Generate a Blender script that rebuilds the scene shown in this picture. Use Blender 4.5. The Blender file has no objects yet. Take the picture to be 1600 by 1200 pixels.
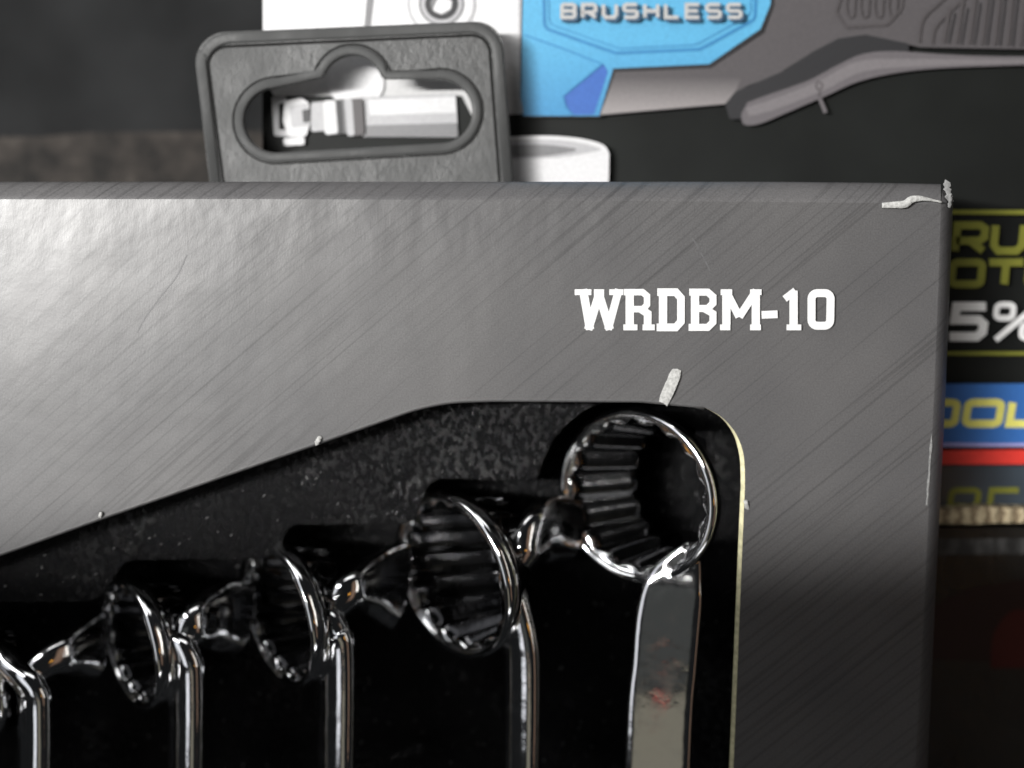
import bpy, math, random
from mathutils import Vector, Matrix
from mathutils.geometry import tessellate_polygon
random.seed(7)
S = bpy.context.scene
COL = S.collection
R = math.radians

# ------------------------------------------------------------------ camera
F, D, PITCH = 1900.0, 0.25, R(6.6)
U = D / F                                     # size of one photo pixel on the box front
cam_d = bpy.data.cameras.new('camera'); cam = bpy.data.objects.new('camera', cam_d); COL.objects.link(cam)
cam.location = (0, -D, 0); cam.rotation_euler = (R(90) - PITCH, 0, 0)
cam_d.sensor_width = 36; cam_d.lens = F / 1600 * 36
cam_d.clip_start = 0.01; cam_d.clip_end = 20
cam_d.dof.use_dof = True; cam_d.dof.focus_distance = 0.245; cam_d.dof.aperture_fstop = 5.8
S.camera = cam
S.view_settings.view_transform = 'Standard'; S.view_settings.look = 'None'
S.view_settings.exposure = 0; S.view_settings.gamma = 1

# ------------------------------------------------------------------ world and lamps
W = bpy.data.worlds.new('World'); S.world = W; W.use_nodes = True
bg = W.node_tree.nodes['Background']; bg.inputs[0].default_value = (0.9, 0.95, 1, 1); bg.inputs[1].default_value = 0.010

def aim(o, tgt):
    o.rotation_euler = (Vector(tgt) - o.location).to_track_quat('-Z', 'Y').to_euler()
def area(name, loc, tgt, sx, sy, power, col=(1, 1, 1), spread=180):
    l = bpy.data.lights.new(name, 'AREA'); l.shape = 'RECTANGLE'; l.size = sx; l.size_y = sy
    l.energy = power; l.color = col; l.spread = R(spread)
    o = bpy.data.objects.new(name, l); COL.objects.link(o); o.location = loc; aim(o, tgt); return o
def spot(name, loc, tgt, power, size, blend, rad, col=(1, 1, 1)):
    l = bpy.data.lights.new(name, 'SPOT'); l.energy = power; l.spot_size = R(size); l.spot_blend = blend
    l.shadow_soft_size = rad; l.color = col
    o = bpy.data.objects.new(name, l); COL.objects.link(o); o.location = loc; aim(o, tgt); return o
# spot row, upper left; added cone cut-off shapes the dark edge low on box
spot_row = ((-.75, -.395, 1.625, 36), (-.65, -.325, 1.595, 31), (-.55, -.255, 1.565, 24), (-.45, -.225, 1.505, 15), (-.35, -.175, 1.475, 6.5), (-.25, -.105, 1.46, 3), (-.15, -.095, 1.43, 1.5))
for i in range(19):
    f = i / 3; a_, b_ = spot_row[min(int(f), 5)], spot_row[min(int(f), 5) + 1]; f -= min(int(f), 5)
    lx, tx, tz, e = (p + (q - p) * f for p, q in zip(a_, b_))
    spot('key_lamp', (lx, -0.85, 0.12), (tx, 0, tz + .021), e * .80 * 7 / 19, 140, 0.013, 0.012, (1, 0.985, 0.96))
area('added_tall_left_light', (-0.42, -0.42, 0.02), (0, 0, -0.05), 0.22, 0.75, 0.46, (0.93, 0.95, 1))  # added tall panel, no window known; gives shafts their vertical bright bands
area('added_overhead_light', (0.05, -0.25, 0.60), (0, 0, -0.05), 0.5, 0.14, 0.42, (1, 1, 1))  # added overhead panel, no known lamp; brightens the chrome rims
area('added_upper_left_light', (-0.36, -0.30, 0.36), (0, 0, -0.05), 0.36, 0.07, 0.70, (1, 1, 1))  # added strip for bright arcs on the upper left ring rims
area('added_low_front_light', (0.02, -0.34, -0.42), (0, 0, -0.05), 0.26, 0.035, 0.09, (1, 1, 1))  # added strip from below for highlights on the lower rims
area('added_side_light', (0.55, -0.35, 0.06), (0, 0, -0.05), 0.035, 0.5, 0.18, (1, 0.97, 0.9))  # added strip at right for rim highlights and the side fold
area('added_cream_light', (-0.10, -0.42, -0.345), (0.03, 0, -0.09), 0.20, 0.18, 0.019, (1, 0.93, 0.72))  # added panel standing in for unseen cream surroundings mirrored in the largest shaft
area('added_dim_light', (-0.10, -0.43, -0.155), (0.03, 0, -0.09), 0.20, 0.17, 0.0045, (0.95, 1, 0.95))  # added faint panel to lift the largest shaft's upper reflection
area('added_brown_light', (0.34, -0.33, -0.05), (0, 0, -0.09), 0.12, 0.6, 0.04, (1, 0.62, 0.42))  # added brown panel that tints the shaft reflections
area('added_red_light', (-0.098, -0.415, -0.252), (0.03, 0, -0.09), 0.012, 0.008, 0.00012, (1, 0.03, 0.03))  # added small red light, there to be mirrored in the largest shaft
area('added_warm_light', (0.27, -0.42, -0.13), (0, 0, -0.09), 0.035, 0.035, 0.010, (1, 0.45, 0.06))  # added orange light for flecks along the right shaft edges

# ------------------------------------------------------------------ helpers
cP, sP = math.cos(PITCH), math.sin(PITCH)
def P(px, py, y=0.0):
    """point of the plane y = const seen at photo pixel px, py"""
    u = (px - 800) / F; v = (600 - py) / F
    d = Vector((u, cP + v * sP, -sP + v * cP))
    return Vector((0, -D, 0)) + d * ((y + D) / d.y)

def link_mesh(name, verts, faces, mat, parent=None, smooth=False):
    me = bpy.data.meshes.new(name); me.from_pydata([tuple(v) for v in verts], [], faces); me.validate()
    me.materials.append(mat)
    for p in me.polygons: p.use_smooth = smooth
    o = bpy.data.objects.new(name, me); COL.objects.link(o)
    if parent:
        o.parent = parent
        if parent.type == 'EMPTY': o.matrix_parent_inverse = Matrix.Translation(-Vector(parent.location))
    return o
def thing(name, label, cat, loc=(0, 0, 0), group=None):
    o = bpy.data.objects.new(name, None); COL.objects.link(o); o.location = loc; o.empty_display_size = 0.01
    o['label'] = label; o['category'] = cat
    if group: o['group'] = group
    return o
def tag(o, label=None, cat=None, kind=None, group=None):
    if label: o['label'] = label
    if cat: o['category'] = cat
    if kind: o['kind'] = kind
    if group: o['group'] = group
    return o

def round_poly(pts, rad, seg=10):
    """px polygon with rounded corners; rad a number or list"""
    n = len(pts); out = []
    for i in range(n):
        a, b, c = Vector(pts[i - 1]), Vector(pts[i]), Vector(pts[(i + 1) % n])
        r = rad if not isinstance(rad, (list, tuple)) else rad[i]
        if r <= 0: out.append(tuple(b)); continue
        d1 = (a - b).normalized(); d2 = (c - b).normalized()
        ang = math.acos(max(-1, min(1, d1.dot(d2))))
        if ang > R(176): out.append(tuple(b)); continue
        t = min(r / math.tan(ang / 2), (a - b).length * .49, (c - b).length * .49); rr = t * math.tan(ang / 2)
        cen = b + (d1 + d2).normalized() * (rr / math.sin(ang / 2))
        p1 = b + d1 * t - cen; p2 = b + d2 * t - cen
        a1 = math.atan2(p1.y, p1.x); a2 = math.atan2(p2.y, p2.x)
        da = (a2 - a1 + math.pi) % (2 * math.pi) - math.pi
        for k in range(seg + 1):
            t_ = a1 + da * k / seg; out.append((cen.x + rr * math.cos(t_), cen.y + rr * math.sin(t_)))
    return out
def smooth_line(pts, sub=8):
    """Catmull-Rom through px points (any dimension)"""
    out = []; n = len(pts); V = [Vector(p) for p in pts]
    for i in range(n - 1):
        p0 = V[max(i - 1, 0)]; p1 = V[i]; p2 = V[i + 1]; p3 = V[min(i + 2, n - 1)]
        for k in range(sub):
            t = k / sub
            out.append(0.5 * ((2 * p1) + (p2 - p0) * t + (2 * p0 - 5 * p1 + 4 * p2 - p3) * t * t + (3 * p1 - p0 - 3 * p2 + p3) * t ** 3))
    out.append(V[-1]); return [tuple(v) for v in out]

def plate(name, loops, y0, y1, mat, parent=None):
    """solid plate between planes y0 (front) and y1 from px loops [outer, holes...]"""
    flat = [p for l in loops for p in l]; n = len(flat)
    A = [P(p[0], p[1], y0) for p in flat]
    Bk = [Vector((a.x, y1, a.z)) for a in A]
    tris = tessellate_polygon([[Vector((p[0], p[1], 0)) for p in l] for l in loops])
    faces = []
    for t in tris:
        a, b, c = t
        nrm = (A[b] - A[a]).cross(A[c] - A[a])
        if nrm.length < 1e-14: continue
        f = (a, b, c) if nrm.y < 0 else (a, c, b)
        faces.append(f)
        if y1 != y0: faces.append(tuple(n + i for i in reversed(f)))
    if y1 != y0:
        k = 0
        for li, l in enumerate(loops):
            m = len(l)
            ar = sum(l[i][0] * l[(i + 1) % m][1] - l[(i + 1) % m][0] * l[i][1] for i in range(m))
            for i in range(m):
                i0, i1 = k + i, k + (i + 1) % m
                q = (i0, i0 + n, i1 + n, i1)
                if (ar > 0) != (li > 0): q = q[::-1]
                faces.append(q)
            k += m
        return link_mesh(name, A + Bk, faces, mat, parent)
    return link_mesh(name, A, faces, mat, parent)

def stroke_geo(strokes, y, w, dy=0.00002):
    """px polylines -> ribbons (verts, faces); each stroke a hair proud of the one before"""
    V, Fc = [], []
    for si, st in enumerate(strokes):
        pts, closed, ww = st[0], st[1], (st[2] if len(st) > 2 else w)
        pts = [Vector(p) for p in pts]; n = len(pts); base = len(V)
        for i in range(n):
            if closed: a, b = pts[i - 1], pts[(i + 1) % n]
            else: a, b = pts[max(i - 1, 0)], pts[min(i + 1, n - 1)]
            p = pts[i]; d1 = (p - a).normalized() if (p - a).length > 1e-6 else (b - p).normalized()
            d2 = (b - p).normalized() if (b - p).length > 1e-6 else d1
            n1 = Vector((-d1.y, d1.x)); n2 = Vector((-d2.y, d2.x)); m = (n1 + n2)
            m = m.normalized() if m.length > 1e-4 else n1
            s = (ww / 2) / max(0.4, m.dot(n1))
            V.append(P(*(p + m * s), y - dy * si)); V.append(P(*(p - m * s), y - dy * si))
        for i in range(n if closed else n - 1):
            j = (i + 1) % n
            Fc.append((base + 2 * i, base + 2 * j, base + 2 * j + 1, base + 2 * i + 1))
    return V, Fc
def strokes(name, sts, y, w, mat, parent):
    V, Fc = stroke_geo(sts, y, w)
    return link_mesh(name, V, Fc, mat, parent)

def sweep(name, path, mat, parent=None, closed=False, seg=20, ex=2.0, cap=True):
    """path rows: (Vector centre, half width, half depth, side Vector) superellipse sections"""
    V, Fc = [], []; n = len(path)
    for i in range(n):
        c, a, b = path[i][0], path[i][1], path[i][2]
        if closed: t = path[(i + 1) % n][0] - path[i - 1][0]
        else: t = path[min(i + 1, n - 1)][0] - path[max(i - 1, 0)][0]
        t.normalize()
        s = path[i][3] if len(path[i]) > 3 else t.cross(Vector((0, 1, 0)))
        s = (s - t * s.dot(t)).normalized(); d = t.cross(s).normalized()
        for k in range(seg):
            q = 2 * math.pi * k / seg; cc, ss = math.cos(q), math.sin(q)
            V.append(c + s * (a * math.copysign(abs(cc) ** (2 / ex), cc)) + d * (b * math.copysign(abs(ss) ** (2 / ex), ss)))
    for i in range(n if closed else n - 1):
        j = (i + 1) % n
        for k in range(seg):
            k2 = (k + 1) % seg
            Fc.append((i * seg + k, i * seg + k2, j * seg + k2, j * seg + k))
    if cap and not closed:
        Fc.append(tuple(range(seg))[::-1]); Fc.append(tuple((n - 1) * seg + k for k in range(seg)))
    o = link_mesh(name, V, Fc, mat, parent, True)
    return o

# ------------------------------------------------------------------ materials
def new_mat(name, col=(.5, .5, .5), rough=.5, metal=0, spec=.5, coat=0):
    m = bpy.data.materials.new(name); m.use_nodes = True
    b = m.node_tree.nodes['Principled BSDF']
    b.inputs['Base Color'].default_value = (*col, 1); b.inputs['Roughness'].default_value = rough
    b.inputs['Metallic'].default_value = metal; b.inputs['Specular IOR Level'].default_value = spec
    b.inputs['Coat Weight'].default_value = coat
    return m
def nd(m, t, **kw):
    n = m.node_tree.nodes.new(t)
    for k, v in kw.items():
        if k in n.inputs: n.inputs[k].default_value = v
        else: setattr(n, k, v)
    return n
def lk(m, a, ao, b, bi): m.node_tree.links.new(a.outputs[ao], b.inputs[bi])
def coords(m, scale=(1, 1, 1), roty=0, loc=(0, 0, 0)):
    tc = nd(m, 'ShaderNodeTexCoord')
    r = nd(m, 'ShaderNodeVectorRotate', rotation_type='Y_AXIS'); r.inputs['Angle'].default_value = roty
    mp = nd(m, 'ShaderNodeMapping'); mp.inputs['Scale'].default_value = scale; mp.inputs['Location'].default_value = loc
    lk(m, tc, 'Object', r, 'Vector'); lk(m, r, 'Vector', mp, 'Vector'); return mp
def ramp(m, stops):
    r = nd(m, 'ShaderNodeValToRGB'); cr = r.color_ramp
    while len(cr.elements) > 1: cr.elements.remove(cr.elements[-1])
    cr.elements[0].position = stops[0][0]; cr.elements[0].color = (*stops[0][1], 1) if len(stops[0][1]) == 3 else stops[0][1]
    for p, c in stops[1:]:
        e = cr.elements.new(p); e.color = (*c, 1)
    return r
def noise(m, mp, scale, detail=3, rough=.5):
    n = nd(m, 'ShaderNodeTexNoise'); n.inputs['Scale'].default_value = scale; n.inputs['Detail'].default_value = detail
    n.inputs['Roughness'].default_value = rough; lk(m, mp, 'Vector', n, 'Vector'); return n
def mix(m, mode, fac, a, ao, b, bo):
    x = nd(m, 'ShaderNodeMix', data_type='RGBA', blend_type=mode); x.inputs[0].default_value = fac
    if isinstance(a, tuple): x.inputs[6].default_value = (*a, 1)
    else: lk(m, a, ao, x, 6)
    if isinstance(b, tuple): x.inputs[7].default_value = (*b, 1)
    else: lk(m, b, bo, x, 7)
    return x
def bump(m, h, ho, dist, strength=1, prev=None):
    b = nd(m, 'ShaderNodeBump'); b.inputs['Distance'].default_value = dist; b.inputs['Strength'].default_value = strength
    lk(m, h, ho, b, 'Height')
    if prev: lk(m, prev, 'Normal', b, 'Normal')
    return b
def bsdf(m): return m.node_tree.nodes['Principled BSDF']

def print_card(name, base, rough, stripe=0.78):
    """printed charcoal card with fine diagonal stripes, woven grain and gentle dents"""
    m = new_mat(name, base, rough)
    st = coords(m, (1, .007, .007), R(-50)); st2 = coords(m, (1, .02, .02), R(-50), (.7, .3, .2))
    n1 = noise(m, st, 1250, 2, .5); n2 = noise(m, st2, 330, 2, .5)
    r1 = ramp(m, [(.36, (stripe,) * 3), (.41, (.99,) * 3), (.6, (1, 1, 1)), (.75, (1.0,) * 3)])
    lk(m, n1, 'Fac', r1, 'Fac')
    wv_ = nd(m, 'ShaderNodeTexWave', wave_type='BANDS', bands_direction='X'); lk(m, st2, 'Vector', wv_, 'Vector')
    wv_.inputs['Scale'].default_value = 118; wv_.inputs['Distortion'].default_value = 5; wv_.inputs['Detail'].default_value = 2; wv_.inputs['Detail Scale'].default_value = 2.2
    r2a = ramp(m, [(.02, (.74,) * 3), (.15, (1, 1, 1))]); lk(m, wv_, 'Fac', r2a, 'Fac')
    pm = noise(m, coords(m, (1, 1, 1), 0, (3.1, 0, 1.7)), 14, 2); pr = ramp(m, [(.38, (0, 0, 0)), (.58, (.9,) * 3)]); lk(m, pm, 'Fac', pr, 'Fac')
    r2_ = mix(m, 'MIX', .5, (1, 1, 1), None, r2a, 'Color'); lk(m, pr, 'Color', r2_, 0)
    r2 = nd(m, 'ShaderNodeGamma'); lk(m, r2_, 2, r2, 'Color')
    x = mix(m, 'MULTIPLY', 1, r1, 'Color', r2, 'Color')
    g = noise(m, coords(m), 3000, 2); rg = ramp(m, [(.3, (.8,) * 3), (.7, (1.12,) * 3)]); lk(m, g, 'Fac', rg, 'Fac')
    x2 = mix(m, 'MULTIPLY', 1, x, 2, rg, 'Color')
    big = noise(m, coords(m), 28, 3); rb = ramp(m, [(.3, (.86, .86, .87)), (.7, (1.1, 1.09, 1.08))]); lk(m, big, 'Fac', rb, 'Fac')
    x3 = mix(m, 'MULTIPLY', 1, x2, 2, rb, 'Color')
    x4 = mix(m, 'MULTIPLY', 1, x3, 2, base, None)
    lk(m, x4, 2, bsdf(m), 'Base Color')
    wv = noise(m, coords(m, (1, 1, .45)), 2600, 1)
    dent = noise(m, coords(m, (1, 1, .8)), 42, 3, .5)
    b1 = bump(m, dent, 'Fac', .0012, .30)
    wr = noise(m, coords(m, (1, 1, .7)), 90, 3); tc = nd(m, 'ShaderNodeTexCoord'); sx = nd(m, 'ShaderNodeSeparateXYZ'); lk(m, tc, 'Object', sx, 'Vector')
    mr = nd(m, 'ShaderNodeMapRange', interpolation_type='SMOOTHSTEP'); lk(m, sx, 'Z', mr, 'Value'); mr.inputs[1].default_value = -.012; mr.inputs[2].default_value = .008
    mr.inputs[3].default_value = .06; mr.inputs[4].default_value = .42
    b0 = bump(m, wr, 'Fac', .0007, .5, b1); lk(m, mr, 'Result', b0, 'Strength'); b1 = b0
    b2 = bump(m, wv, 'Fac', .00005, .22, b1)
    lk(m, b2, 'Normal', bsdf(m), 'Normal')
    return m
M_card = print_card('charcoal_print_card', (.083, .0818, .083), .36)
M_fold = print_card('charcoal_fold_card', (.095, .093, .095), .5)

def plastic(name, col, rough, sc, dist, spec=.5, st=.8):
    m = new_mat(name, col, rough, spec=spec)
    n = noise(m, coords(m, (1, 1, .8)), sc, 5, .65); n2 = noise(m, coords(m), sc * .12, 2)
    rr = ramp(m, [(.35, (rough * .75,) * 3), (.7, (min(1, rough * 1.3),) * 3)]); lk(m, n2, 'Fac', rr, 'Fac')
    lk(m, rr, 'Color', bsdf(m), 'Roughness')
    lk(m, bump(m, n, 'Fac', dist, st), 'Normal', bsdf(m), 'Normal')
    return m
M_tray = plastic('black_tray_plastic', (.006, .006, .0065), .17, 620, .0022, .36, 1)
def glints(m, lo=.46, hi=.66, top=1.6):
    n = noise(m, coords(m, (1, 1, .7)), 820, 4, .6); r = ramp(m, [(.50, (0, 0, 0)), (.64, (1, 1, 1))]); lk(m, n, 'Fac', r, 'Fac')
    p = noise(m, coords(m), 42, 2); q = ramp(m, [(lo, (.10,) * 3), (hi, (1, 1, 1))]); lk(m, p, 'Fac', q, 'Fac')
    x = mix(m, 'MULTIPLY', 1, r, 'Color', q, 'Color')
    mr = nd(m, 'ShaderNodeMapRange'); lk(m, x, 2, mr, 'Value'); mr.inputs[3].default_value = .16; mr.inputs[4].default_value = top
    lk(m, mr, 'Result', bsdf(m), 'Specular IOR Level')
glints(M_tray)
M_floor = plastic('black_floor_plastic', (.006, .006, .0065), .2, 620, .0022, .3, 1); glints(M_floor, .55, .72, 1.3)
M_tab = plastic('grey_black_tab_plastic', (.052, .053, .053), .5, 700, .0004, .4)
M_rim = plastic('tab_rim_plastic', (.045, .046, .046), .6, 900, .0001, .3)

def chrome():
    m = new_mat('polished_chrome', (.88, .88, .89), .07, metal=1)
    n = noise(m, coords(m), 90, 2); n2 = noise(m, coords(m), 420, 2)
    b = bump(m, n, 'Fac', .0006, .3); b2 = bump(m, n2, 'Fac', .00008, .3, b)
    lk(m, b2, 'Normal', bsdf(m), 'Normal')
    s = noise(m, coords(m), 300, 5); r = ramp(m, [(.45, (.075,) * 3), (.8, (.2,) * 3)]); lk(m, s, 'Fac', r, 'Fac'); lk(m, r, 'Color', bsdf(m), 'Roughness')
    return m
M_chrome = chrome()
M_bore = plastic('shade_darkened_bore', (.075, .075, .077), .15, 500, .0001); bsdf(M_bore).inputs['Metallic'].default_value = 1  # chrome darkened in colour to imitate the dark surroundings a bore mirrors
def flat(name, col, rough=.5, var=.12, sc=220, spec=.4, dist=.0):
    m = new_mat(name, col, rough, spec=spec)
    n = noise(m, coords(m), sc, 4); r = ramp(m, [(.3, tuple(c * (1 - var) for c in col)), (.7, tuple(c * (1 + var) for c in col))])
    lk(m, n, 'Fac', r, 'Fac'); lk(m, r, 'Color', bsdf(m), 'Base Color')
    if dist: lk(m, bump(m, n, 'Fac', dist, .7), 'Normal', bsdf(m), 'Normal')
    return m
M_white = flat('white_ink', (.60, .60, .60), .5, .03)
M_paper = flat('torn_white_paper', (.36, .36, .35), .8, .25, 1500, .2, .0004)
M_cream = flat('cream_cut_card', (.50, .47, .30), .8, .25, 900, .2)
M_black = flat('black_ink', (.012, .013, .013), .42, .3, 60)

# ------------------------------------------------------------------ backdrop
M_wall = flat('dark_grey_backing', (.016, .0165, .017), .8, .35, 25, .05)
def dusty():
    m = new_mat('dusty_shelf', (.06, .055, .05), .8, spec=.1)
    n = noise(m, coords(m), 70, 6, .65); r = ramp(m, [(.35, (.014, .0135, .013)), (.55, (.034, .030, .027)), (.72, (.08, .072, .064))])
    lk(m, n, 'Fac', r, 'Fac'); lk(m, r, 'Color', bsdf(m), 'Base Color'); return m
M_dust = dusty()
w = plate('backdrop', [[(-1500, -900), (3200, -900), (3200, 2200), (-1500, 2200)]], .17, .175, M_wall); tag(w, kind='structure')
pts = [(-900, 214), (60, 214), (140, 207), (430, 205), (700, 206), (700, 420), (-900, 420)]
sh = plate('shelf', [round_poly(pts, [0, 30, 30, 0, 12, 0, 0])], .085, .165, M_dust); tag(sh, kind='structure')

# ------------------------------------------------------------------ printed carton of the cordless tool (behind, right)
YC = .036
car = thing('tool_carton', 'black printed carton showing a blue and grey power tool, standing behind the wrench box', 'carton', tuple(P(1000, 727, YC)))
M_carton = flat('carton_black_print', (.008, .009, .0085), .55, .25, 40, .15, .0003)
body = plate('carton_body', [[(410, -260), (2050, -260), (2050, 727), (410, 727)]], YC, YC + .06, M_carton, car)
def ink(name, col, rough=.45, hi=None, z0=0, z1=1, spec=.4, horiz=False):
    """a print colour; with hi it runs from col to hi between photo rows z0 and z1 as the printed picture does"""
    m = new_mat(name, col, rough, spec=spec)
    n = noise(m, coords(m), 1800, 2); rr = ramp(m, [(.3, (.9,) * 3), (.7, (1.08,) * 3)]); lk(m, n, 'Fac', rr, 'Fac')
    if hi:
        tc = nd(m, 'ShaderNodeTexCoord'); sx = nd(m, 'ShaderNodeSeparateXYZ'); lk(m, tc, 'Object', sx, 'Vector')
        mr = nd(m, 'ShaderNodeMapRange')
        if horiz:
            lk(m, sx, 'X', mr, 'Value'); mr.inputs[1].default_value = P(z0, 0, YC).x; mr.inputs[2].default_value = P(z1, 0, YC).x
        else:
            lk(m, sx, 'Z', mr, 'Value'); mr.inputs[1].default_value = P(0, z0, YC).z; mr.inputs[2].default_value = P(0, z1, YC).z
        g = ramp(m, [(0, col), (1, hi)]); lk(m, mr, 'Result', g, 'Fac')
        x = mix(m, 'MULTIPLY', 1, g, 'Color', rr, 'Color')
    else: x = mix(m, 'MULTIPLY', 1, rr, 'Color', col, None)
    lk(m, x, 2, bsdf(m), 'Base Color'); return m
lay = [0]
def ypr(): lay[0] += 1; return YC - .00008 - .00006 * lay[0]
def art(name, px, mat, rad=0, par=None): return plate(name, [round_poly(px, rad) if rad else px], ypr(), YC, mat, par or car) if False else plate(name, [round_poly(px, rad) if rad else px], *(lambda y: (y, y))(ypr()), mat, par or car)
I_sil = ink('print_silver', (.36, .36, .36), hi=(.56, .56, .57), z0=180, z1=20)
I_blue = ink('print_blue', (.045, .20, .38), hi=(.075, .29, .47), z0=175, z1=60)
I_blued = ink('print_deep_blue', (.035, .10, .33))
I_line = ink('print_blue_line', (.03, .16, .33))
I_dark = ink('print_outline', (.02, .02, .022))
I_grey = ink('print_handle_grey', (.066, .061, .064))
I_greyg = ink('print_handle_light', (.066, .061, .064), hi=(.22, .205, .205), z0=122, z1=172)
I_pad = ink('print_paddle_grey', (.098, .09, .096))
I_padl = ink('print_paddle_light', (.135, .125, .131))
I_slot = ink('print_slot', (.055, .05, .052))
I_white = ink('print_white', (.50, .50, .51))
I_mid = ink('print_mid_grey', (.15, .15, .155))
I_lg = ink('print_light_grey', (.33, .33, .34))
tool = art('printed_tool_housing', [(411, -250), (822, -250), (819, 176), (812, 178), (738, 182), (722, 150), (428, 150), (411, 120)], I_sil)
art('printed_housing_line', [(578, -60), (592, -60), (578, 52), (568, 52)], I_mid, par=tool)
art('printed_housing_line', [(806, -250), (820, -250), (816, 178), (812, 178)], I_lg, par=tool)
def ellipse(cx, cy, rx, ry, n=40): return [(cx + rx * math.cos(2 * math.pi * k / n), cy + ry * math.sin(2 * math.pi * k / n)) for k in range(n)]
for r_, m_ in ((54, I_lg), (49, I_sil), (36, I_mid), (32, I_lg), (26, I_dark), (17, I_mid)):
    art('printed_screw', ellipse(690, 6, r_, r_ * .95), m_, par=tool)
art('printed_screw', [(684, -2), (706, 0), (704, 14), (690, 22), (676, 16)], I_sil, 4, tool)
# spindle and flange seen through the hang hole
art('printed_cap', ellipse(556, 132, 44, 34), I_white, par=tool)
art('printed_spindle', [(560, 152), (712, 146), (716, 214), (566, 214)], I_lg, 4, tool)
art('printed_spindle_light', [(575, 156), (712, 151), (713, 176), (578, 180)], I_white, par=tool)
art('printed_spindle_shade', [(570, 196), (714, 192), (716, 213), (570, 214)], I_mid, par=tool)
art('printed_flange', [(424, 152), (446, 150), (448, 160), (436, 162), (436, 202), (452, 204), (450, 214), (428, 212)], I_lg, 2, tool)
art('printed_flange', [(444, 158), (470, 152), (482, 160), (486, 188), (478, 214), (450, 214), (442, 190)], I_white, 8, tool)
art('printed_flange', [(452, 166), (480, 160), (486, 196), (456, 200)], I_lg, 5, tool)
art('printed_flange', [(442, 216), (476, 214), (476, 226), (444, 228)], I_white, 4, tool)
art('printed_flange', [(486, 160), (514, 158), (514, 204), (486, 206)], I_lg, 4, tool)
art('printed_flange', [(472, 172), (484, 170), (486, 190), (474, 192)], I_dark, 2, tool)
art('printed_flange', [(504, 158), (540, 154), (544, 208), (508, 211)], I_mid, 4, tool)
art('printed_flange', [(504, 158), (524, 156), (528, 208), (508, 211)], I_white, 5, tool)
art('printed_flange', [(524, 157), (534, 156), (538, 208), (528, 209)], I_dark, 2, tool)
art('printed_flange', [(538, 155), (566, 153), (570, 211), (542, 213)], I_slot, 6, tool)
art('printed_flange', [(538, 155), (550, 154), (554, 212), (543, 213)], I_lg, 4, tool)
# blue body
O_bl = [(822, -250), (1206, -250), (1204, 6), (1188, 45), (1108, 100), (958, 107), (936, 181), (818, 181), (814, 150)]
art('printed_outline', [(819, -250), (1210, -250), (1209, 8), (1192, 50), (1110, 105), (962, 111), (940, 183), (820, 183), (812, 150)], I_dark)
blue = art('printed_blue_body', O_bl, I_blue)
art('printed_blue_facet', [(942, 98), (878, 150), (893, 179), (928, 179), (950, 112)], I_blued, 4, blue)
hexa = [(843, -250), (851, 44), (962, 83), (1094, 77), (1180, 30), (1186, -250)]
strokes('printed_badge_line', [(round_poly(hexa, [0, 12, 20, 20, 14, 0], 6), False)], ypr(), 5, I_line, blue)
strokes('printed_badge_line', [(round_poly([(p[0] + (7 if p[0] < 1000 else -7), p[1] - 7) for p in hexa], [0, 12, 20, 20, 14, 0], 6), False)], ypr(), 1.6, I_line, blue)
strokes('printed_facet_line', [([(818, 54), (880, 76), (941, 100), (880, 150)], False), ([(880, 150), (884, 168), (896, 180)], False)], ypr(), 2.4, I_line, blue)
# grey handle
hd = [(1210, -250), (1800, -250), (1800, 66), (1600, 77), (1440, 74), (1352, 56), (1308, 62), (1262, 86), (1212, 118), (1168, 134), (1150, 144), (1133, 163), (938, 180), (962, 112), (1111, 106), (1194, 51), (1210, 8)]
grey = art('printed_grey_handle', hd, I_grey)
art('printed_handle_sheen', [(938, 179), (962, 113), (1100, 108), (1160, 118), (1150, 142), (1133, 162)], I_greyg, par=grey)
art('printed_gap', [(1133, 163), (1150, 143), (1180, 130), (1226, 110), (1268, 82), (1310, 60), (1352, 54), (1420, 68), (1420, 84), (1375, 84), (1330, 92), (1270, 122), (1200, 152), (1164, 172), (1158, 186), (1140, 186)], I_dark, 4)
padl = smooth_line([(1168, 160), (1200, 148), (1262, 126), (1312, 100), (1350, 84), (1400, 80), (1500, 86), (1620, 88), (1800, 84)], 5)
padb = smooth_line([(1800, 94), (1620, 101), (1480, 106), (1400, 114), (1340, 128), (1290, 150), (1225, 178), (1185, 194), (1162, 194), (1158, 178)], 5)
pad = art('printed_paddle_switch', padl + padb, I_pad)
art('printed_paddle_light', smooth_line([(1166, 168), (1210, 154), (1280, 126), (1340, 96), (1420, 92), (1620, 94)], 5) + smooth_line([(1620, 98), (1440, 104), (1350, 112), (1290, 140), (1215, 170), (1170, 182)], 5), I_padl, par=pad)
strokes('printed_latch', [([(1280 + 5 * math.cos(a * .5), 134 + 6 * math.sin(a * .5)) for a in range(13)], True, 2.4), ([(1281, 142), (1280, 152)], False, 3)], ypr(), 2, I_slot, pad)
strokes('printed_latch_pin', [([(1280, 152), (1290, 176)], False, 6)], ypr(), 6, I_pad, pad)
strokes('printed_vent_frame', [(round_poly([(1318, -20), (1306, 20), (1322, 42), (1386, 38), (1408, 14), (1412, -20)], 8, 4), False)], ypr(), 5, I_slot, grey)
strokes('printed_vent_slot', [(round_poly([(1326 + i * 22, -30), (1322 + i * 22, 10), (1325 + i * 22, 26), (1334 + i * 22, 26), (1338 + i * 22, -30)], 3, 3), False) for i in range(4)], ypr(), 3.5, I_slot, grey)
strokes('printed_grip_frame', [(smooth_line([(1436, 66), (1442, 30), (1470, 2), (1500, -30)], 5), False), (smooth_line([(1456, 68), (1462, 42), (1488, 14), (1520, -14)], 5), False)], ypr(), 4.5, I_slot, grey)
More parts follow.
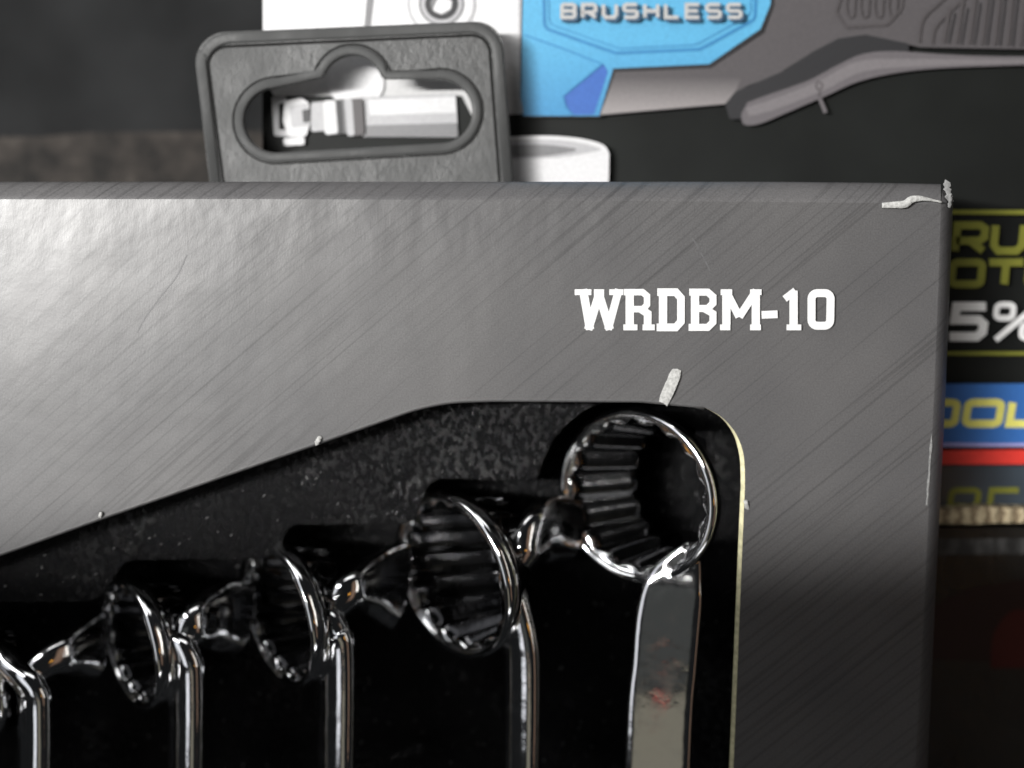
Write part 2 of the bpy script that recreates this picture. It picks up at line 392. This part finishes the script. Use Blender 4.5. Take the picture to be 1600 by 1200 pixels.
strokes('printed_grip_slot', [([(1474 + i * 20, 66 + i * .8), (1484 + i * 20, 10 - i * 9 + i)], False) for i in range(8)], ypr(), 6, I_slot, grey)
strokes('printed_grip_slot', [([(1482 + i * 20, 68 + i * .8), (1492 + i * 20, 20 - i * 8)], False) for i in range(8)], ypr(), 2, I_dark, grey)
# white guard ring
gd = art('printed_guard', smooth_line([(780, 214), (850, 212), (905, 216), (942, 226), (952, 240)], 5) + [(950, 330), (780, 330)], I_white)
art('printed_guard_inside', smooth_line([(780, 219), (860, 218), (912, 224), (938, 232)], 5) + smooth_line([(938, 235), (900, 242), (860, 247), (780, 249)], 5), I_lg, par=gd)
art('printed_guard_inside', smooth_line([(780, 227), (850, 226), (900, 232)], 5) + smooth_line([(900, 236), (850, 244), (780, 245)], 5), I_mid, par=gd)

# ---- lettering: stroke glyphs in a unit cell (x right, y down)
def rr(x0, y0, x1, y1, r=.18, ry=None):
    ry = ry or r
    o = []
    for cx, cy, a0 in ((x1 - r, y0 + ry, -90), (x1 - r, y1 - ry, 0), (x0 + r, y1 - ry, 90), (x0 + r, y0 + ry, 180)):
        for k in range(4): a = R(a0 + 30 * k); o.append((cx + r * math.cos(a), cy + ry * math.sin(a)))
    return o
G = {
 'B': [([(0, 0), (.85, 0), (1, .12), (1, .38), (.85, .5), (0, .5)], 0), ([(.8, .5), (1, .62), (1, .88), (.85, 1), (0, 1), (0, 0)], 0)],
 'R': [([(0, 1), (0, 0), (.82, 0), (1, .14), (1, .46), (.82, .6), (0, .6)], 0), ([(.5, .6), (1, 1)], 0)],
 'U': [([(0, 0), (0, .78), (.18, 1), (.82, 1), (1, .78), (1, 0)], 0)],
 'S': [([(1, 0), (.15, 0), (0, .12), (0, .38), (.15, .5), (.85, .5), (1, .62), (1, .88), (.85, 1), (0, 1)], 0)],
 'H': [([(0, 0), (0, 1)], 0), ([(1, 0), (1, 1)], 0), ([(0, .5), (1, .5)], 0)],
 'L': [([(0, 0), (0, 1), (1, 1)], 0)],
 'E': [([(1, 0), (0, 0), (0, 1), (1, 1)], 0), ([(0, .5), (.9, .5)], 0)],
 'O': [(rr(0, 0, 1, 1), 1)],
 'T': [([(-.08, 0), (1.08, 0)], 0), ([(.5, 0), (.5, 1)], 0)],
 '5': [([(1, 0), (0, 0), (0, .44), (.82, .44), (1, .58), (1, .84), (.82, 1), (-.1, 1)], 0)],
 '%': [(rr(-.05, -.02, .36, .4, .12), 1), (rr(.62, .6, 1.05, 1.02, .12), 1), ([(1.0, -.08), (.0, 1.08)], 0)],
 'r': [([(0, 1.3), (0, 0), (1, 0)], 0)],
 'o': [(rr(0, 0, 1, 1, .22), 1)],
}
def text(name, word, x, y, w, h, adv, lw, mat, par, yy, shear=0):
    sts = []
    for i, ch in enumerate(word):
        for st in G[ch]:
            p = [(x + i * adv + gx * w + (1 - gy) * h * shear, y + gy * h) for gx, gy in st[0]]
            sts.append((p, bool(st[1]), lw))
    return strokes(name, sts, yy, lw, mat, par)
I_lets = ink('print_letter_silver', (.34, .34, .335)); I_letd = ink('print_letter_shadow', (.03, .07, .12))
text('lettering_shadow', 'BRUSHLESS', 881, 10, 20, 21, 32.4, 7, I_letd, blue, ypr())
text('lettering', 'BRUSHLESS', 878, 7, 20, 20, 32.4, 5.6, I_lets, blue, ypr())
I_yel = ink('print_olive_yellow', (.15, .155, .022)); I_yel2 = ink('print_bright_yellow', (.58, .55, .13)); I_band = ink('print_band_blue', (.026, .105, .32))
I_red = ink('print_red', (.52, .032, .024)); I_wht2 = ink('print_letter_white', (.66, .66, .66)); I_viol = ink('print_violet_edge', (.30, .28, .52))
yl = ypr()
strokes('printed_rule', [([(1440, 331), (2000, 334)], False, 7), ([(1440, 552), (2000, 553)], False, 6)], yl, 7, I_yel, car)
text('lettering', 'RU', 1492, 352, 44, 40, 60, 12, I_yel, car, ypr(), .10)
text('lettering', 'OTO', 1486, 410, 46, 34, 60, 12, I_yel, car, ypr(), .10)
text('lettering', '5', 1488, 479, 46, 47, 68, 14, I_wht2, car, ypr(), .14)
text('lettering', '%', 1556, 477, 64, 50, 68, 9.5, I_wht2, car, ypr(), .10)
band = art('printed_band', [(1400, 600), (2049, 598), (2049, 695), (1400, 697)], I_band)
text('lettering', 'OOL', 1439, 629, 52, 33, 69, 12, I_yel2, band, ypr(), .16)
art('printed_band_edge', [(1400, 692), (1500, 692), (1550, 693), (2049, 690), (2049, 697), (1400, 698)], I_viol, par=band)
art('printed_red_stripe', [(1400, 704), (2049, 699), (2049, 724), (1400, 726)], I_red)

# lower cartons
YL = .0358
lc = thing('corrugated_carton', 'dark navy carton with a bare tan corrugated edge under the tool carton', 'carton', tuple(P(1560, 818, YL)))
M_navy = flat('navy_print', (.030, .042, .055), .3, .3, 60, .5, .0003)
plate('carton_panel', [[(1340, 727.5), (2050, 727.5), (2050, 794), (1340, 794)]], YL, YL + .05, M_navy, lc)
text('lettering', 'or', 1484, 766, 42, 25, 62, 9, I_yel, lc, YL - .0001, .15)
def kraft():
    m = new_mat('kraft_edge', (.4, .3, .18), .85)
    wv = nd(m, 'ShaderNodeTexWave', wave_type='BANDS', bands_direction='X'); mp = coords(m); lk(m, mp, 'Vector', wv, 'Vector')
    wv.inputs['Scale'].default_value = 95; wv.inputs['Distortion'].default_value = 3.5; wv.inputs['Detail'].default_value = 3; wv.inputs['Detail Scale'].default_value = 6
    r = ramp(m, [(.1, (.20, .15, .09)), (.5, (.40, .32, .20)), (.8, (.48, .40, .26))]); lk(m, wv, 'Fac', r, 'Fac'); lk(m, r, 'Color', bsdf(m), 'Base Color')
    lk(m, bump(m, wv, 'Fac', .001, .8), 'Normal', bsdf(m), 'Normal'); return m
plate('corrugated_edge', [smooth_line([(1412, 797), (1480, 796), (1540, 792), (1620, 794), (2050, 790)], 6) + smooth_line([(2050, 818), (1600, 817), (1520, 819), (1412, 817)], 6)], YL - .004, YL + .05, kraft(), lc)
YD = .0354
db = thing('dark_case', 'near-black case with a faint grey pattern and dull red patch, lowest at right', 'case', tuple(P(1560, 1300, YD)))
M_case = plastic('black_case', (.012, .012, .011), .35, 300, .0004)
plate('case_body', [round_poly([(1300, 826), (2050, 822), (2050, 1500), (1300, 1500)], [6, 6, 0, 0])], YD, YD + .06, M_case, db)
M_faint = new_mat('faint_grey_pattern', (.05, .05, .05), .6)
n_ = noise(M_faint, coords(M_faint, (1, 1, .4)), 420, 3); r_ = ramp(M_faint, [(.4, (.02, .02, .02)), (.65, (.085, .085, .085))]); lk(M_faint, n_, 'Fac', r_, 'Fac'); lk(M_faint, r_, 'Color', bsdf(M_faint), 'Base Color')
plate('printed_pattern', [[(1320, 843), (2050, 838), (2050, 862), (1320, 868)]], YD - .0001, YD - .0001, M_faint, db)
M_red2 = ink('dull_red', (.018, .006, .006)); M_red3 = ink('deep_red', (.06, .006, .005))
plate('red_patch', [smooth_line([(1440, 960), (1500, 925), (1560, 912), (1640, 905), (2000, 905)], 5) + [(2000, 1040), (1560, 1034), (1440, 1030)]], YD - .00012, YD - .00012, M_red2, db)
plate('red_lens', [smooth_line([(1548, 1044), (1552, 992), (1580, 955), (1620, 955), (1680, 945)], 5) + [(1680, 1044)]], YD - .0002, YD - .0002, M_red3, db)

# ------------------------------------------------------------------ black tray in the window, with the hang tab
tray = thing('plastic_tray', 'black textured plastic tray with a grey hang tab, inside the box window', 'tray', tuple(P(500, 1400, .03)))
deck = round_poly([(-420, 520), (960, 540), (960, 618)] + [(992 + 158 * math.cos(R(a)), 772 + 158 * math.sin(R(a))) for a in (250, 238, 226, 214, 202, 192)] + [(836, 746), (668, 742), (644, 814), (448, 814), (428, 868), (196, 870), (150, 934), (-60, 936), (-420, 1050)],
                  [0, 0, 0, 0, 0, 0, 0, 0, 0, 0, 34, 30, 34, 30, 34, 34, 30, 0])
YK = .010
plate('deck', [deck], YK, .031, M_tray, tray)
plate('recess_floor', [[(-440, 520), (1300, 520), (1290, 1440), (-440, 1440)]], .031, .033, M_floor, tray)
def sweep_px(name, pts, y, hw, hd, mat, par, closed=False, ex=2.0, seg=12):
    return sweep(name, [(P(p[0], p[1], y), hw * U, hd * U) for p in pts], mat, par, closed, seg, ex)
sweep_px('deck_edge', deck[1:-1], YK + .0006, 6, 6, M_tray, tray)
sweep_px('ridge', smooth_line([(430, 1226), (540, 1200), (610, 1182), (662, 1168)], 6), .016, 7, 14, M_tray, tray)
sweep_px('ridge', smooth_line([(850, 1215), (872, 1196), (890, 1150), (893, 1120)], 6), .020, 5, 10, M_tray, tray)
# hang tab
YT = .025
out = round_poly([(334, 340), (300, 52), (784, 32), (806, 330)], [0, 48, 44, 0], 12)
def arc(cx, cy, r, a0, a1, n=16): return [(cx + r * math.cos(R(a0 + (a1 - a0) * k / n)), cy + r * math.sin(R(a0 + (a1 - a0) * k / n))) for k in range(n + 1)]
def hole(g):
    # slot with a round notch in its upper side; g grows it
    l = arc(432, 188, 51 + g, 92, 266); c = [(503 - g * .6, 133 - g), (508 - g, 120)]
    nt = arc(551, 132, 46 + g, 198, 344)
    r = arc(688, 174, 50 + g, 270, 446)
    return l + nt + r
tab = plate('hang_tab', [out, hole(0)], YT, YT + .0016, M_tab, tray)
sweep_px('outer_rim', [(p[0] + (9 if p[0] < 500 else -9 if p[0] > 700 else 0), p[1] + (9 if p[1] < 80 else 0)) for p in out], YT - .0001, 9, 2.6, M_rim, tab, False, 3.5)
inn = round_poly([(356, 340), (322, 74), (763, 54), (784, 330)], [0, 30, 28, 0], 12)
M_groove = new_mat('groove_black', (.01, .01, .01), .8, spec=.1)
strokes('groove', [(inn, False)], YT - .00006, 4.5, M_groove, tab)
sweep_px('slot_rim', hole(7.5), YT - .0001, 7.5, 2.6, M_rim, tab, True, 3)
strokes('groove', [(hole(17), True)], YT - .00006, 3, M_groove, tab)

# ------------------------------------------------------------------ wrenches
def ring(par, cx, cy, y, r, th, roll, fill, shr=.82, amp=.10):
    k = U * (y + D) / D
    n = Vector((-math.sin(R(th)), -math.cos(R(th)), 0)); t = Vector((math.cos(R(th)), -math.sin(R(th)), 0)); w_ = Vector((0, 0, 1))
    Rm = Matrix.Rotation(R(-roll), 3, 'Y')
    n, t, w_ = Rm @ n, Rm @ t, Rm @ w_
    C0 = P(cx, cy, y)
    prof = [(r + 10, -30, 0, .06)]
    for q in (1, .75, .5, .25, .1): prof.append((r, -14 - 60 * q, 1, q))
    prof += [(r, -14, 1, 0), (r, -9, .85, 0), (r + .5, -4, .5, 0)]
    for a in range(170, -1, -17): prof.append((r + 8.5 + 8.5 * math.cos(R(a)), -6 + 9 * math.sin(R(a)), 0, 0))
    prof += [(r + 17, -9, 0, 0), (r + 17, -15, 0, 0), (r + 16, -22, 0, 0), (r + 10, -30, 0, 0)]
    N = 288; V, Fc = [], []
    for i in range(N):
        ph = 2 * math.pi * i / N; tooth = abs(math.cos(9 * ph)) ** .9
        for (rad, ax, f, q) in prof:
            tq = amp * r * tooth * f
            V.append(C0 + (t * (math.cos(ph) * (rad * (1 - fill * q) - tq * (1 - .35 * q)) + r * fill * .88 * q) + w_ * (math.sin(ph) * (rad - tq) * (1 - (1 - shr) * q) + r * .10 * q * fill)) * k + n * (ax * k))
    m = len(prof)
    for i in range(N):
        j = (i + 1) % N
        for a in range(m - 1):
            b = a + 1
            Fc.append((i * m + a, j * m + a, j * m + b, i * m + b))
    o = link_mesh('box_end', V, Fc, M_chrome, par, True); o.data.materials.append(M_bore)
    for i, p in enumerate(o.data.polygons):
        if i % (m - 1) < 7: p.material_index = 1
    return o
def handle(par, rows, th, b, ex=2.4):
    s = Vector((math.cos(R(th)), -math.sin(R(th)), 0))
    rr_ = smooth_line(rows, 7)
    return sweep('shaft', [(P(x, yy, y), a * U, b * U * min(1, a / 24 + .2), s) for x, yy, y, a in rr_], M_chrome, par, False, 32, ex)
def lobe(par, cx, cy, y, rx, ry, hd, roll, th, pw=2.6):
    V, Fc = [], []; A, Bn = 40, 24
    Rm = Matrix.Rotation(R(-roll), 3, 'Y') @ Matrix.Rotation(R(-th), 3, 'Z')
    C0 = P(cx, cy, y); sg = lambda v, e: math.copysign(abs(v) ** e, v)
    for j in range(Bn + 1):
        la = math.pi * j / Bn; cz, sz = sg(math.cos(la), 2 / pw), sg(math.sin(la), 2 / pw)
        for i in range(A):
            a = 2 * math.pi * i / A
            V.append(C0 + Rm @ Vector((rx * U * sz * math.cos(a), -hd * U * cz, ry * U * sz * math.sin(a))))
    for j in range(Bn):
        for i in range(A):
            i2 = (i + 1) % A; Fc.append((j * A + i, (j + 1) * A + i, (j + 1) * A + i2, j * A + i2))
    return link_mesh('shoulder', V, Fc, M_chrome, par, True)
def wrench(label, rg, rows, th, b, neck=None, ribs=None, ex=2.4):
    e = thing('box_end_wrench', label, 'wrench', tuple(P(rows[-1][0], rows[-1][1], rows[-1][2])), 'polished offset wrenches side by side in the tray')
    ring(e, *rg); handle(e, rows, th, b, ex)
    if neck:
        sweep('neck', [(P(x, y_, dp), a * U, min(a * .7, 26) * U, Vector((0, 0, 1))) for x, y_, a, dp in smooth_line(neck, 7)], M_chrome, e, False, 40, 2.0)
    return e
wrench('largest chrome wrench with the widest round ring, nearest the right edge of the window',
       (990, 776, .012, 126, 35, 3, .45), [(1084, 850, .0085, 12), (1068, 884, .0085, 34), (1053, 920, .008, 49), (1044, 968, .008, 54), (1038, 1040, .008, 54), (1031, 1120, .008, 55), (1022, 1360, .008, 55)], 12, 15, None, None, 6)
wrench('second largest chrome wrench, its tall oval ring left of the widest ring',
       (703, 900, .014, 124, 47, 10, .86), [(790, 850, .010, 8), (797, 900, .009, 18), (807, 950, .008, 27), (813, 1000, .008, 34), (816, 1070, .008, 35), (812, 1360, .008, 35)], 38, 20,
       [(812, 884, 24, .010), (824, 856, 42, .012), (843, 834, 54, .015), (868, 828, 58, .018), (896, 830, 54, .0215)])
wrench('middle chrome wrench of the row, its dark narrow oval ring below the lettering slope',
       (431, 960, .014, 108, 52, 8, .88), [(492, 925, .010, 7), (503, 950, .009, 22), (518, 985, .008, 37), (526, 1040, .008, 39), (522, 1360, .008, 39)], 40, 22,
       [(522, 952, 24, .009), (545, 926, 34, .011), (568, 916, 46, .0145), (596, 915, 62, .019), (622, 918, 76, .0235)])
wrench('second smallest chrome wrench with a slim oval ring, second from the left edge',
       (201, 1006, .014, 96, 50, 6, .88), [(254, 972, .010, 7), (270, 995, .009, 24), (286, 1025, .008, 38), (291, 1080, .008, 40), (288, 1360, .008, 40)], 40, 22,
       [(286, 1000, 24, .009), (304, 980, 40, .011), (324, 968, 53, .0145), (350, 965, 61, .018), (380, 966, 64, .0225)])
wrench('smallest chrome wrench, cut off by the left edge of the photo',
       (-54, 1070, .014, 88, 48, 6, .88), [(-2, 1010, .010, 8), (22, 1045, .009, 26), (48, 1075, .008, 39), (54, 1120, .008, 40), (52, 1360, .008, 40)], 40, 22,
       [(52, 1052, 22, .009), (76, 1034, 28, .011), (100, 1022, 38, .014), (128, 1014, 50, .018), (154, 1010, 58, .0215)])

# ------------------------------------------------------------------ the wrench set box
box = thing('wrench_set_box', 'charcoal striped card box with white lettering and a crushed top right corner', 'box', tuple(P(500, 1400, 0)))
slope = smooth_line([(-440, 1010), (-200, 932), (0, 864), (157, 808), (330, 748), (497, 690), (600, 654), (650, 637), (705, 626), (770, 623)], 6)
win_r = [(1000, 624), (1085, 632)] + smooth_line([(1100, 636), (1128, 652), (1150, 678), (1162, 712), (1164, 760)], 5) + [(1160, 850), (1154, 1000), (1146, 1200), (1140, 1400)]
window = slope + win_r + [(-440, 1400)]
crR = [(1470, 319), (1466, 450), (1460, 600), (1453, 750), (1446, 900), (1438, 1050), (1429, 1200), (1416, 1440)]
edR = [(1489, 318), (1484, 450), (1478, 600), (1471, 750), (1463, 900), (1456, 1050), (1449, 1200), (1438, 1440)]
outer = [(-480, 312), (400, 311), (1000, 314), (1380, 317)] + crR + [(-480, 1440)]
front = plate('front_panel', [outer, window], 0, .0006, M_card, box)
def strip(name, rowsets, mat, par, smooth=True):
    """rowsets: list of point lists (px,py,y) joined as a strip"""
    V = [P(*p) for row in rowsets for p in row]; m = len(rowsets[0])
    Fc = [(i * m + j, i * m + j + 1, (i + 1) * m + j + 1, (i + 1) * m + j) for i in range(len(rowsets) - 1) for j in range(m - 1)]
    return link_mesh(name, V, Fc, mat, par, smooth)
xs = [-480, 0, 400, 800, 1200, 1380, 1445, 1470]
def cy(x): return 312 if x < 500 else 312 + 7 * (x - 500) / 970
def ry_(x): return 284 if x < 1300 else 284 + 4 * (x - 1300) / 180
prof = [(0, 0), (.08, .0001), (.25, .0006), (.6, .0019), (.9, .0034), (1, .0050)]
rows = [[(x, cy(x) + (ry_(x) - cy(x)) * f, y) for x in xs] for f, y in prof]
rows.append([(x, ry_(x) + (5 if False else 0), .0052) for x in xs])
strip('top_fold', rows, M_fold, box)
zt = P(0, 284, .0052).z
V = [P(-480, 284, .0052), P(1476, 288, .0052)]; V += [Vector((v.x, .034, zt)) for v in reversed(V)]
link_mesh('top_panel', V, [(0, 1, 2, 3)], M_fold, box)
profR = [(0, 0), (.08, .0001), (.3, .0005), (.65, .0016), (.9, .0030), (1, .0044)]
rowsR = [[(a[0] + (b[0] - a[0]) * f, a[1] + (b[1] - a[1]) * f, y) for a, b in zip(crR, edR)] for f, y in profR]
strip('side_fold', [r for r in rowsR], M_fold, box)
V1 = [P(*e, .0044) for e in edR]; V2 = [Vector((v.x, .034, v.z)) for v in V1]
link_mesh('side_panel', V1 + V2, [(i, i + 1, len(V1) + i + 1, len(V1) + i) for i in range(len(V1) - 1)], M_fold, box)
# back panel closes the box
bx0, bx1 = P(-480, 600, 0).x, P(1440, 600, 0).x
link_mesh('back_panel', [(bx0, .0345, P(0, 1440, 0).z), (bx1, .0345, P(0, 1440, 0).z), (bx1, .0345, zt), (bx0, .0345, zt)], [(0, 1, 2, 3)], M_fold, box)
# cut edges of the window
ce = slope[-3:] + win_r
cut = [p for p in win_r if p[0] > 1084]
strip('cut_edge', [[(x, y, -.00002) for x, y in cut], [(x - (6.5 if y > 700 else 6.5 * (y - 632) / 68), y, .0009) for x, y in cut]], M_cream, box)
M_lip = print_card('window_lip_card', (.08, .079, .08), .5)
sweep_px('window_lip', slope + win_r[:3], .0009, 5, 7, M_lip, box)
# lettering WRDBM-10 : slab serif glyph strokes, px space
def slab():
    T = 452; Bm = 515; w = 13; s = 9; st = []
    Tm, Bb = T + s / 2, Bm - s / 2 + 1
    def L(*p, ww=w, closed=False): st.append((list(p), closed, ww))
    # W
    L((911, T), (922, Bm)); L((919, Bm), (936, T + 8)); L((936, T + 8), (953, Bm)); L((950, Bm), (967, T), ww=12)
    L((898, Tm), (924, Tm), ww=s); L((952, Tm), (974, Tm), ww=s); L((928, T + 5), (944, T + 5), ww=10)
    # R
    L((984, T), (984, Bm)); L((975, Tm), (1004, Tm), (1011, Tm + 6), (1011, T + 24), (1005, T + 31), (985, T + 31), ww=10); L((1000, T + 30), (1012, T + 38), (1012, Bm), ww=12)
    L((974, Bb), (996, Bb), ww=s); L((1004, Bb), (1023, Bb), ww=s)
    # D
    L((1036, T), (1036, Bm)); L((1027, Tm), (1056, Tm), (1064, Tm + 9), (1064, Bb - 9), (1056, Bb), (1026, Bb), ww=12)
    # B
    L((1086, T), (1086, Bm)); L((1077, Tm), (1106, Tm), (1114, Tm + 7), (1114, T + 22), (1106, T + 30), (1086, T + 30), ww=11)
    L((1100, T + 30), (1114, T + 38), (1114, Bb - 8), (1106, Bb), (1076, Bb), ww=11)
    # M
    L((1135, T), (1135, Bm)); L((1181, T), (1181, Bm)); L((1134, T + 2), (1155, Bm - 20), ww=12); L((1155, Bm - 20), (1182, T + 2), ww=12)
    L((1126, Tm), (1144, Tm), ww=s); L((1172, Tm), (1190, Tm), ww=s); L((1125, Bb), (1141, Bb), ww=s); L((1172, Bb), (1189, Bb), ww=s)
    # -
    L((1190, 492), (1215, 491), ww=12)
    # 1
    L((1240, T + 2), (1240, Bm)); L((1226, T + 15), (1243, T + 2), ww=11); L((1229, Bb), (1252, Bb), ww=s)
    # 0
    L(*round_poly([(1268, T + 6), (1298, T + 6), (1297, Bm - 6), (1268, Bm - 6)], 9, 5), ww=12.5, closed=True)
    return st
strokes('lettering', slab(), -.00006, 13, M_white, box)

M_fray = flat('frayed_board', (.18, .18, .178), .8, .3, 1500)
# torn paper bits
def shred(name, cx, cy_, w_, h_, ang, y, mat, par, n=9, curl=6, jag=.25):
    V, Fc = [], []
    for i in range(n + 1):
        f = i / n
        for sx in (-1, 0, 1):
            ww = w_ / 2 * (1 + random.uniform(-jag, jag)) * (1 if 0 < i < n else .8)
            lx = sx * ww; ly = (f - .5) * h_ + random.uniform(-1, 1) * h_ * .02 + (random.uniform(-3, 3) if i in (0, n) else 0)
            x = cx + lx * math.cos(R(ang)) - ly * math.sin(R(ang)); yy = cy_ + lx * math.sin(R(ang)) + ly * math.cos(R(ang))
            V.append(P(x, yy, y - (curl * U) * (math.sin(f * math.pi) * .6 + (sx == 0) * .3 + random.uniform(0, .2))))
    for i in range(n):
        for s in range(2): a = i * 3 + s; Fc.append((a, a + 1, a + 4, a + 3))
    return link_mesh(name, V, Fc, mat, par, True)
shred('torn_paper', 1047, 604, 18, 54, 22, -.0003, M_paper, box, 6, 5, .08)
shred('torn_paper', 497, 688, 7, 13, 25, -.0001, M_paper, box)
shred('torn_paper', 157, 804, 4, 12, 20, -.0001, M_paper, box)
shred('torn_paper', 1166, 788, 6, 14, -15, -.0001, M_paper, box)
shred('edge_wear', 1452, 735, 3, 110, 4, -.00015, M_fray, box, 14, 1, .6)
# crushed corner: curled tongue of white board and frayed fibres
tg = smooth_line([(1378, 321), (1398, 320), (1414, 319), (1424, 312), (1436, 310), (1452, 312), (1471, 316)], 4)
sweep('corner_curl', [(P(x, y, -.0004 - .0006 * math.sin(math.pi * i / len(tg))), (2 + 4.2 * math.sin(math.pi * min(1, .15 + i / len(tg)))) * U, 3 * U) for i, (x, y) in enumerate(tg)], M_paper, box, False, 10)
shred('frayed_corner', 1481, 300, 9, 34, -12, .0020, M_fray, box, 12, 8, .55)
shred('frayed_corner', 1484, 314, 5, 20, 8, .0010, M_fray, box, 8, 6, .6)
link_mesh('corner_fold', [P(1470, 319, 0), P(1479, 318.4, .0012), P(1489, 318, .0044), P(1485, 300, .0050), P(1476, 287, .0052), P(1472, 300, .0022)], [(0, 1, 2, 3, 4, 5)], M_fold, box)

# pressure marks on the card
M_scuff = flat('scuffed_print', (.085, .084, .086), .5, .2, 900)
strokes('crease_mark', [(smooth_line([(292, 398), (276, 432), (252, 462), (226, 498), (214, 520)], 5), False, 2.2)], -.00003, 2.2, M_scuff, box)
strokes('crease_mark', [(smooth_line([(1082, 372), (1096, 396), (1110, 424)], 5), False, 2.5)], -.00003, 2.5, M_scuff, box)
# dust and lint lying in the tray
V, Fc = [], []
while len(V) < 4 * 260:
    x = random.uniform(-50, 1130); y = random.uniform(660, 1200)
    if y < 880 - x * .34: continue
    on_deck = y < 930 - (x > 180) * 60 - (x > 430) * 55 - (x > 660) * 70 and x < 830
    dp = .0098 if on_deck else .0308
    a = R(random.gauss(20, 25)); l = random.uniform(.8, 2.8); w_ = random.uniform(.35, .8); b0 = len(V)
    for dx, dy in ((-w_, -l), (w_, -l), (w_, l), (-w_, l)):
        V.append(P(x + dx * math.cos(a) - dy * math.sin(a), y + dx * math.sin(a) + dy * math.cos(a), dp))
    Fc.append((b0, b0 + 1, b0 + 2, b0 + 3))
ln = link_mesh('lint', V, Fc, flat('lint_grey', (.13, .13, .13), .8))
tag(ln, 'tiny pale lint and dust flecks scattered over the black tray', 'lint', 'stuff')
